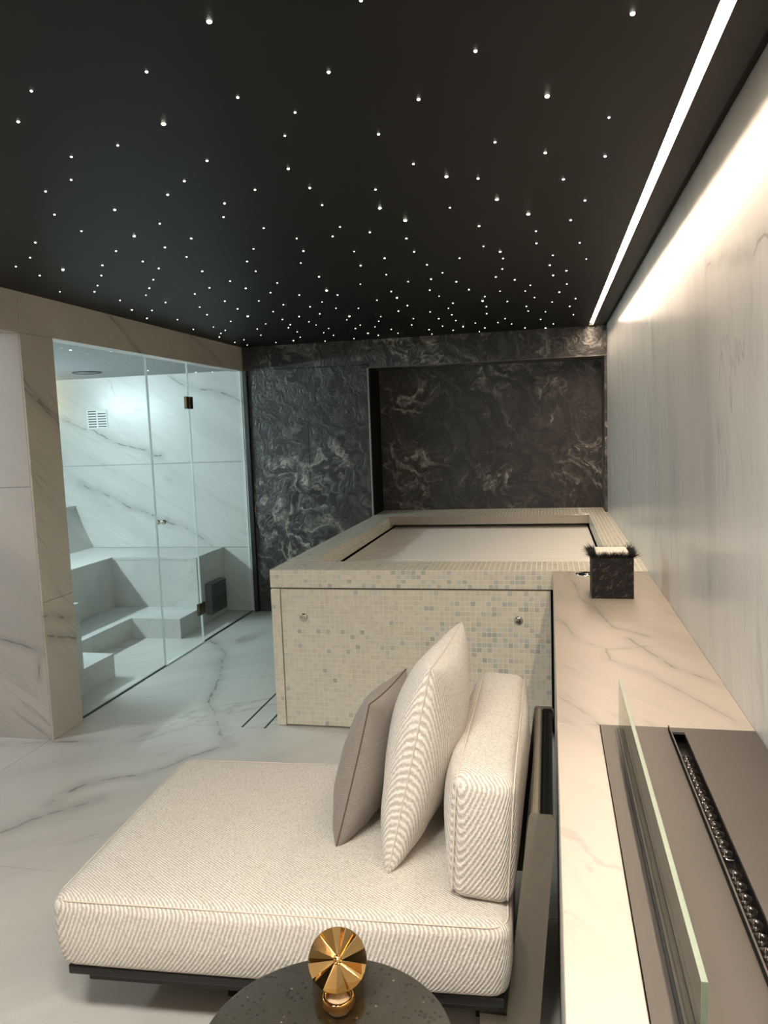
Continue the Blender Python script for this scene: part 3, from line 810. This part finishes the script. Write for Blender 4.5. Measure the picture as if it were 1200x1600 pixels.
def soft_box(name, half, r, mat, parent, bulge=(0, 0, 0), n=26, loc=(0, 0, 0), rot=(0, 0, 0), wrinkle=0.0, seed=0, taper=0.0, skew=1.0):
    a = np.array(half, float); vd = {}; V = []; F = []
    t = np.sin(np.linspace(-math.pi / 2, math.pi / 2, n)); t = 0.55 * t + 0.45 * np.linspace(-1, 1, n)
    rnd = np.random.RandomState(seed); ph = rnd.uniform(0, 6.28, 6)

    def vert(c):
        key = tuple(np.round(c, 5))
        if key in vd: return vd[key]
        p = np.array(c) * a
        q = np.clip(p, -(a - r), a - r); d = p - q; L = np.linalg.norm(d)
        m = np.abs(c)
        P = q + (d / L * r if L > 1e-9 else 0)
        for ax in range(3):
            o = [k for k in range(3) if k != ax]
            wgt = max(0.0, (m[ax] - 0.6) / 0.4)
            fall = (1 - c[o[0]] ** 2) * (1 - c[o[1]] ** 2)
            P[ax] += np.sign(c[ax]) * bulge[ax] * (skew if ax == 0 and c[0] < 0 else 1.0) * wgt * fall ** 0.7
        if taper: k = 1 - taper * max(0.0, -c[2]) ** 1.6; P[0] *= k; P[1] *= 1 - (1 - k) * 1.2
        if wrinkle:
            P += wrinkle * np.array([math.sin(9 * P[1] + 7 * P[2] + ph[0]), math.sin(8 * P[0] + 11 * P[2] + ph[1]), math.sin(7 * P[0] + 8 * P[1] + ph[2])])
        vd[key] = len(V); V.append(tuple(P)); return vd[key]
    for ax in range(3):
        for s in (-1, 1):
            for i in range(n - 1):
                for j in range(n - 1):
                    q = []
                    for di, dj in ((0, 0), (1, 0), (1, 1), (0, 1)):
                        c = [0, 0, 0]; c[ax] = s; c[(ax + 1) % 3] = t[i + di]; c[(ax + 2) % 3] = t[j + dj]; q.append(vert(c))
                    F.append(tuple(q if s > 0 else q[::-1]))
    o = pydata(name, V, F, mat, parent, True)
    o.location = loc; o.rotation_euler = rot
    return o


def rr_loop(hx, hy, r, z, n=8):
    pts = []
    for cx, cy, a0 in ((hx - r, hy - r, 0), (-hx + r, hy - r, 90), (-hx + r, -hy + r, 180), (hx - r, -hy + r, 270)):
        for k in range(n + 1):
            an = R(a0 + 90 * k / n); pts.append((cx + r * math.cos(an), cy + r * math.sin(an), z))
    return pts


# sofa (frame, seat, back rail)
th = R(3.2)
so_ = empty('lounge_chair', (-1.310, 1.680, 0.0), th)
tag(so_, 'wide cream ribbed lounge sofa with low bronze metal back rail beside the counter', 'sofa')
SWX, SDY, S0, S1 = 1.207, 0.885, 0.193, 0.402
seat = soft_box('seat_cushion', (SWX / 2, SDY / 2, (S1 - S0) / 2), 0.034, M_BOUCLE, so_, (0.012, 0.012, 0.014), 34, (SWX / 2, SDY / 2, (S0 + S1) / 2), wrinkle=0.0012, taper=0.026)
hz = (S1 - S0) / 2
tube('seam', rr_loop(SWX / 2 - 0.006, SDY / 2 - 0.006, 0.05, hz - 0.0085), 0.0020, M_PIPE, seat, True, 6)
box('base_frame', (0.020, 0.03, 0.166), (SWX - 0.02, SDY - 0.04, 0.1925), M_BLKMET, so_, 0.003, 1)
box('base_tray', (0.05, 0.075, 0.118), (SWX - 0.03, SDY - 0.08, 0.1655), M_BLKMET, so_, 0.003, 1)
for y in (0.20, SDY - 0.24):
    box('leg', (0.40, y, 0.0), (0.44, y + 0.06, 0.1175), M_BLKMET, so_); box('leg', (SWX - 0.10, y, 0.0), (SWX - 0.06, y + 0.06, 0.1175), M_BLKMET, so_)


def so_local(p):
    d = Vector(p) - Vector(so_.location); c, s = math.cos(-th), math.sin(-th)
    return Vector((d.x * c - d.y * s, d.x * s + d.y * c, d.z))


def quad_bar(name, poly, y0, y1, mat, par):
    """polygon in world XZ extruded along world Y, stored in the sofa frame"""
    n = len(poly); v = [so_local((x, y0, z)) for x, z in poly] + [so_local((x, y1, z)) for x, z in poly]
    f = [tuple(range(n)), tuple(range(n, 2 * n))[::-1]] + [(i, (i + 1) % n, n + (i + 1) % n, n + i) for i in range(n)]
    bm = bmesh.new(); me = bpy.data.meshes.new('t'); me.from_pydata(v, [], f); bm.from_mesh(me); bpy.data.meshes.remove(me)
    bmesh.ops.bevel(bm, geom=[e for e in bm.edges], offset=0.0025, segments=2, affect='EDGES')
    return from_bm(name, bm, mat, par)


for y0, y1 in ((1.822, 1.834), (2.566, 2.578)):
    quad_bar('back_post', [(-0.0585, 0.640), (-0.054, 0.648), (-0.006, 0.648), (0.002, 0.640), (-0.047, 0.060), (-0.190, 0.060), (-0.190, 0.108), (-0.122, 0.108)], y0, y1, M_BRONZE, so_)
quad_bar('back_rail', [(-0.0575, 0.600), (-0.0575, 0.636), (-0.050, 0.648), (-0.036, 0.648), (-0.032, 0.642), (-0.032, 0.600)], 1.836, 2.564, M_BRONZE, so_)
quad_bar('rail_strap', [(-0.0315, 0.600), (-0.0315, 0.640), (-0.026, 0.645), (-0.008, 0.645), (-0.002, 0.638), (-0.002, 0.600)], 1.836, 2.564, M_GLOSSBLK, so_)
quad_bar('back_panel', [(-0.096, 0.20), (-0.054, 0.600), (-0.030, 0.600), (-0.072, 0.20)], 1.836, 2.564, M_BLKMET, so_)

# back cushion
bc = soft_box('back_cushion', (0.079, 0.425, 0.168), 0.036, M_BOUCLE, None, (0.022, 0.012, 0.012), 26, (-0.176, 2.245, 0.572), (0, R(4), R(0)), 0.003, 4, skew=2.3)
tag(bc, 'thick boxy cream back cushion leaning against the bronze sofa rail', 'cushion')
for sx in (-1, 1):
    pts = [(sx * 0.071, y, z) for y, z, _ in [(p[0], p[1], 0) for p in rr_loop(0.418, 0.161, 0.03, 0)]]
    tube('seam', pts, 0.0022, M_PIPE, bc, True, 6)


def pillow(name, B, T, F, thick, mat, pmat, label, n=30, pinch=0.045, seed=0, pr=0.0022):
    B, T, F = Vector(B), Vector(T), Vector(F)
    V = (T - B); hv = V.length / 2; V.normalize()
    U = (F - T); U -= V * U.dot(V); hu = U.length / 2; U.normalize()
    N = U.cross(V); C = T - V * hv + U * hu
    t = np.sin(np.linspace(-math.pi / 2, math.pi / 2, n)); t = 0.75 * t + 0.25 * np.linspace(-1, 1, n)
    rnd = np.random.RandomState(seed); ph = rnd.uniform(0, 6.28, 8)
    vs = []; fs = []

    def pos(u, v, s):
        x = hu * u * (1 - pinch * (1 - v * v) * abs(u)); y = hv * v * (1 - pinch * (1 - u * u) * abs(v))
        h = thick / 2 * (max(0, 1 - u ** 2) * max(0, 1 - v ** 2)) ** 0.42
        lump = 1 + 0.10 * (math.sin(3.1 * u + ph[0]) * math.sin(2.7 * v + ph[1]) - 0.35 * v)
        wr = 0.004 * math.sin(13 * u + 9 * v + ph[2]) * (1 - min(1, h / (thick / 2))) * (1 - max(abs(u), abs(v)) ** 6)
        return (x, y, s * (h * lump + wr))
    for s in (1, -1):
        k = len(vs)
        for i in range(n):
            for j in range(n): vs.append(pos(t[i], t[j], s))
        for i in range(n - 1):
            for j in range(n - 1):
                q = (k + i * n + j, k + (i + 1) * n + j, k + (i + 1) * n + j + 1, k + i * n + j + 1); fs.append(q if s > 0 else q[::-1])
    bm = bmesh.new(); me = bpy.data.meshes.new('t'); me.from_pydata(vs, [], fs); bm.from_mesh(me); bpy.data.meshes.remove(me)
    bmesh.ops.remove_doubles(bm, verts=bm.verts, dist=1e-5)
    o = from_bm(name, bm, mat, None, True)
    o.matrix_world = Matrix.Translation(C) @ Matrix((U, V, N)).transposed().to_4x4()
    e = [(x, -1) for x in t] + [(1, x) for x in t[1:]] + [(x, 1) for x in t[::-1][1:]] + [(-1, x) for x in t[::-1][1:-1]]
    tube('seam', [pos(u, v, 0) for u, v in e], pr, pmat, o, True, 5)
    tag(o, label, 'pillow')
    return o


pillow('throw_pillow', (-0.442, 1.913, 0.407), (-0.310, 1.930, 0.978), (-0.287, 2.51, 0.978), 0.212, M_PILLOW, M_PIPE, 'large square cream ribbed pillow leaning upright on the back cushion', 34, 0.05, 2)
pillow('throw_pillow', (-0.615, 2.017, 0.407), (-0.502, 2.030, 0.838), (-0.463, 2.42, 0.842), 0.162, M_GREYFAB, M_PIPEG, 'smaller taupe grey linen pillow propped against the large cream pillow', 30, 0.05, 5)

# ------------------------------------------------------------------ side table with candle holder
tb = empty('side_table', (-0.438, 1.312, 0.0)); tag(tb, 'round side table with dark speckled stone top in the foreground', 'table')
lathe('table_top', [(0.0, 0.42), (0.247, 0.42), (0.2505, 0.4185), (0.252, 0.415), (0.252, 0.396), (0.248, 0.390), (0.0, 0.390)], M_TERRAZZO, tb, 96)
lathe('pedestal', [(0.0, 0.389), (0.035, 0.389), (0.035, 0.016), (0.0, 0.016)], M_BLKMET, tb, 24)
lathe('base_disc', [(0.0, 0.015), (0.165, 0.015), (0.170, 0.010), (0.170, 0.0), (0.0, 0.0)], M_BLKMET, tb, 48)
CX, CY = -0.436, 1.408
ch = empty('candle_holder', (CX, CY, 0.42)); tag(ch, 'gold pleated disc candle holder with amber glass cup on dark stone table', 'candle holder')
lathe('glass_cup', [(0.0, 0.001), (0.052, 0.001), (0.0535, 0.004), (0.0535, 0.074), (0.0515, 0.074), (0.0505, 0.006), (0.0, 0.005)], M_AMBER, ch, 14, smooth=False)
lathe('tealight_ring', [(0.024, 0.020), (0.024, 0.034), (0.026, 0.037), (0.031, 0.037), (0.033, 0.034), (0.033, 0.020)], M_GOLD, ch, 32, loc=(0.0, -0.008, 0))
lathe('tealight', [(0.0, 0.030), (0.021, 0.030), (0.023, 0.026), (0.023, 0.006), (0.0, 0.006)], simple('pale_wax', (0.55, 0.47, 0.36), 0.3), ch, 24, loc=(0.0, -0.008, 0))
# pleated disc facing the room
dc = Vector((CX - 0.004, CY + 0.012, 0.42 + 0.0985))
nrm = (Vector((0, 0, CH)) - dc).normalized(); nrm = (nrm + Vector((0.10, -0.15, 0.05))).normalized()
ux = nrm.cross(Vector((0, 0, 1))).normalized(); uy = nrm.cross(ux)
disc = lathe('pleated_disc', [(0.0, 0.004), (0.004, 0.005), (0.008, 0.003), (0.010, 0.0), (0.010, -0.004), (0.0, -0.004)], M_GOLD, ch, 14)
disc.matrix_local = Matrix.Translation(dc - Vector(ch.location)) @ Matrix((ux, uy, nrm)).transposed().to_4x4()
NB = 13; rnd = random.Random(11)
for k in range(NB):
    a0 = 2 * math.pi * k / NB; a1 = 2 * math.pi * (k + 1) / NB
    ra, rb = 0.007, 0.0605; tw = rnd.uniform(-0.012, 0.012); lift = rnd.uniform(-0.004, 0.004)
    P = lambda r, a, z: Vector((r * math.cos(a), r * math.sin(a), z))
    q = [P(ra, a0, 0.001), P(rb, a0, lift - tw), P(rb, (a0 + a1) / 2, lift), P(rb, a1, lift + tw), P(ra, a1, 0.001)]
    vv = q + [p - Vector((0, 0, 0.0012)) for p in q]
    ff = [(0, 1, 2), (0, 2, 3, 4), (5, 7, 6), (5, 9, 8, 7)] + [(i, i + 5, (i + 1) % 5 + 5, (i + 1) % 5) for i in range(5)]
    pydata('pleat', vv, ff, M_GOLD, disc)
for k in range(7):
    a = 2 * math.pi * k / 7; b = lathe('bead', [(0.0, 0.004), (0.0022, 0.003), (0.0028, 0.0), (0.0, -0.001)], M_GOLD, disc, 8); b.location = (0.0075 * math.cos(a), 0.0075 * math.sin(a), 0.003)
tube('stem', [(-0.004, 0.012, 0.02), (-0.004, 0.020, 0.06), (-0.004, 0.012, 0.096)], 0.0022, M_GOLD, ch)

# ------------------------------------------------------------------ star lights in the ceiling
S1_ = [(654, 67, 1), (458, 224), (1027, 225), (98, 284), (57, 380), (743, 304), (922, 351), (511, 387, 1), (890, 424), (1183, 419), (368, 454), (223, 490), (647, 502), (901, 527), (1128, 1)]
S2_ = [(777, 42, 1), (286, 159), (108, 310), (510, 300, 1), (347, 444), (504, 477), (703, 367), (691, 488), (92, 512)]
S3_ = [(278, 27), (178, 72), (213, 163), (448, 144), (318, 227), (720, 32), (655, 85), (996, 66), (877, 119), (873, 173), (624, 198), (524, 247, 1), (747, 256), (644, 291), (729, 328), (138, 272), (118, 331), (62, 366), (246, 378, 1), (155, 401), (453, 305), (558, 346), (620, 373), (400, 361), (396, 401), (381, 440), (369, 464), (234, 464), (599, 417), (583, 450), (570, 478), (469, 498), (515, 535, 1), (594, 537), (574, 568), (647, 506), (790, 384), (818, 449), (761, 473), (780, 524), (809, 554), (899, 423), (878, 501), (928, 531), (901, 580), (755, 611), (834, 602), (880, 615), (863, 627), (857, 641), (917, 662), (953, 652), (966, 673), (960, 451), (999, 384), (965, 346), (990, 297), (1030, 216), (1159, 256), (1185, 305), (1175, 352), (1083, 430), (1057, 468), (1169, 477), (1011, 500), (1107, 515), (1067, 542), (968, 560, 1), (1103, 572), (1168, 561), (1038, 590), (1005, 610), (1019, 634), (1134, 593), (1127, 605), (1161, 621), (1173, 642), (1146, 655, 1), (1078, 663), (693, 573)]
S4_ = [(336, 94), (414, 201), (525, 338), (479, 397), (747, 104), (774, 220, 1), (933, 297, 1), (940, 410), (711, 371), (988, 493), (804, 533), (613, 491), (654, 579), (394, 649), (441, 735, 1), (509, 763), (413, 807), (338, 837), (500, 846), (398, 881), (331, 930), (375, 950), (454, 973), (423, 998), (485, 1015), (431, 1052), (652, 696), (814, 636), (951, 680), (1069, 574), (1165, 624), (1094, 664), (1086, 733), (1144, 771), (845, 741), (881, 781, 1), (756, 796), (640, 846), (946, 829), (890, 864), (1088, 869), (584, 896, 1), (568, 918), (780, 898), (767, 927), (651, 951), (621, 973), (744, 962), (700, 1003, 1), (764, 1015), (845, 978), (887, 1002), (900, 1032), (613, 1036), (983, 911), (973, 950), (1142, 911), (1082, 980), (1099, 1007), (1166, 958), (1190, 23, 1)]
S5_ = [(172, 218), (348, 35), (466, 166, 1), (354, 332), (382, 459), (232, 533), (212, 680), (291, 729), (881, 40), (1016, 172), (662, 258, 1), (927, 295), (710, 364), (713, 440), (983, 437), (1024, 538), (486, 493, 1), (504, 535), (500, 600), (459, 650), (577, 668), (815, 515), (796, 577), (900, 611), (817, 640), (903, 694), (675, 702), (643, 738), (485, 739), (390, 773), (376, 800, 1), (400, 836), (401, 880), (531, 804), (650, 834), (661, 864), (701, 779), (811, 807), (856, 745), (957, 785), (921, 834), (944, 886), (769, 868), (739, 916), (818, 944), (770, 970, 1), (935, 965), (641, 969), (558, 944), (517, 911), (472, 936), (390, 969), (331, 938), (356, 992), (255, 961, 1), (209, 923), (184, 887), (163, 846), (191, 814), (192, 984)]
stars = []
for lst, ox, oy, k in ((S1_, 0, 0, .5), (S2_, 600, 0, .5), (S3_, 0, 270, .4), (S4_, 400, 270, .25), (S5_, 660, 270, .25)):
    for s in lst: stars.append((ox + s[0] * k, oy + s[1] * k, len(s) > 2))
st_s = st_b = None
for px, py, big in stars:
    p = on_z(px, py, ZC)
    if p.y > 6.48 or p.x < -2.62: continue
    if big:
        if st_b is None: st_b = lathe('star_light', [(0.0, -0.004), (0.0034, -0.0034), (0.0056, -0.0015), (0.0056, 0.0), (0.0, 0.0)], M_STARB, None, 10); o = st_b
        else: o = st_b.copy(); COL.objects.link(o)
        tag(o, 'larger brighter star light shining in the black ceiling', 'star light', 'bright star lights in the black ceiling')
    else:
        if st_s is None: st_s = lathe('star_light', [(0.0, -0.003), (0.0022, -0.0026), (0.0038, -0.001), (0.0038, 0.0), (0.0, 0.0)], M_STAR, None, 8); o = st_s
        else: o = st_s.copy(); COL.objects.link(o)
        tag(o, 'small pinpoint star light in the black ceiling', 'star light', 'small star lights in the black ceiling')
    o.location = p; o.scale = (random.uniform(0.75, 1.1),) * 3
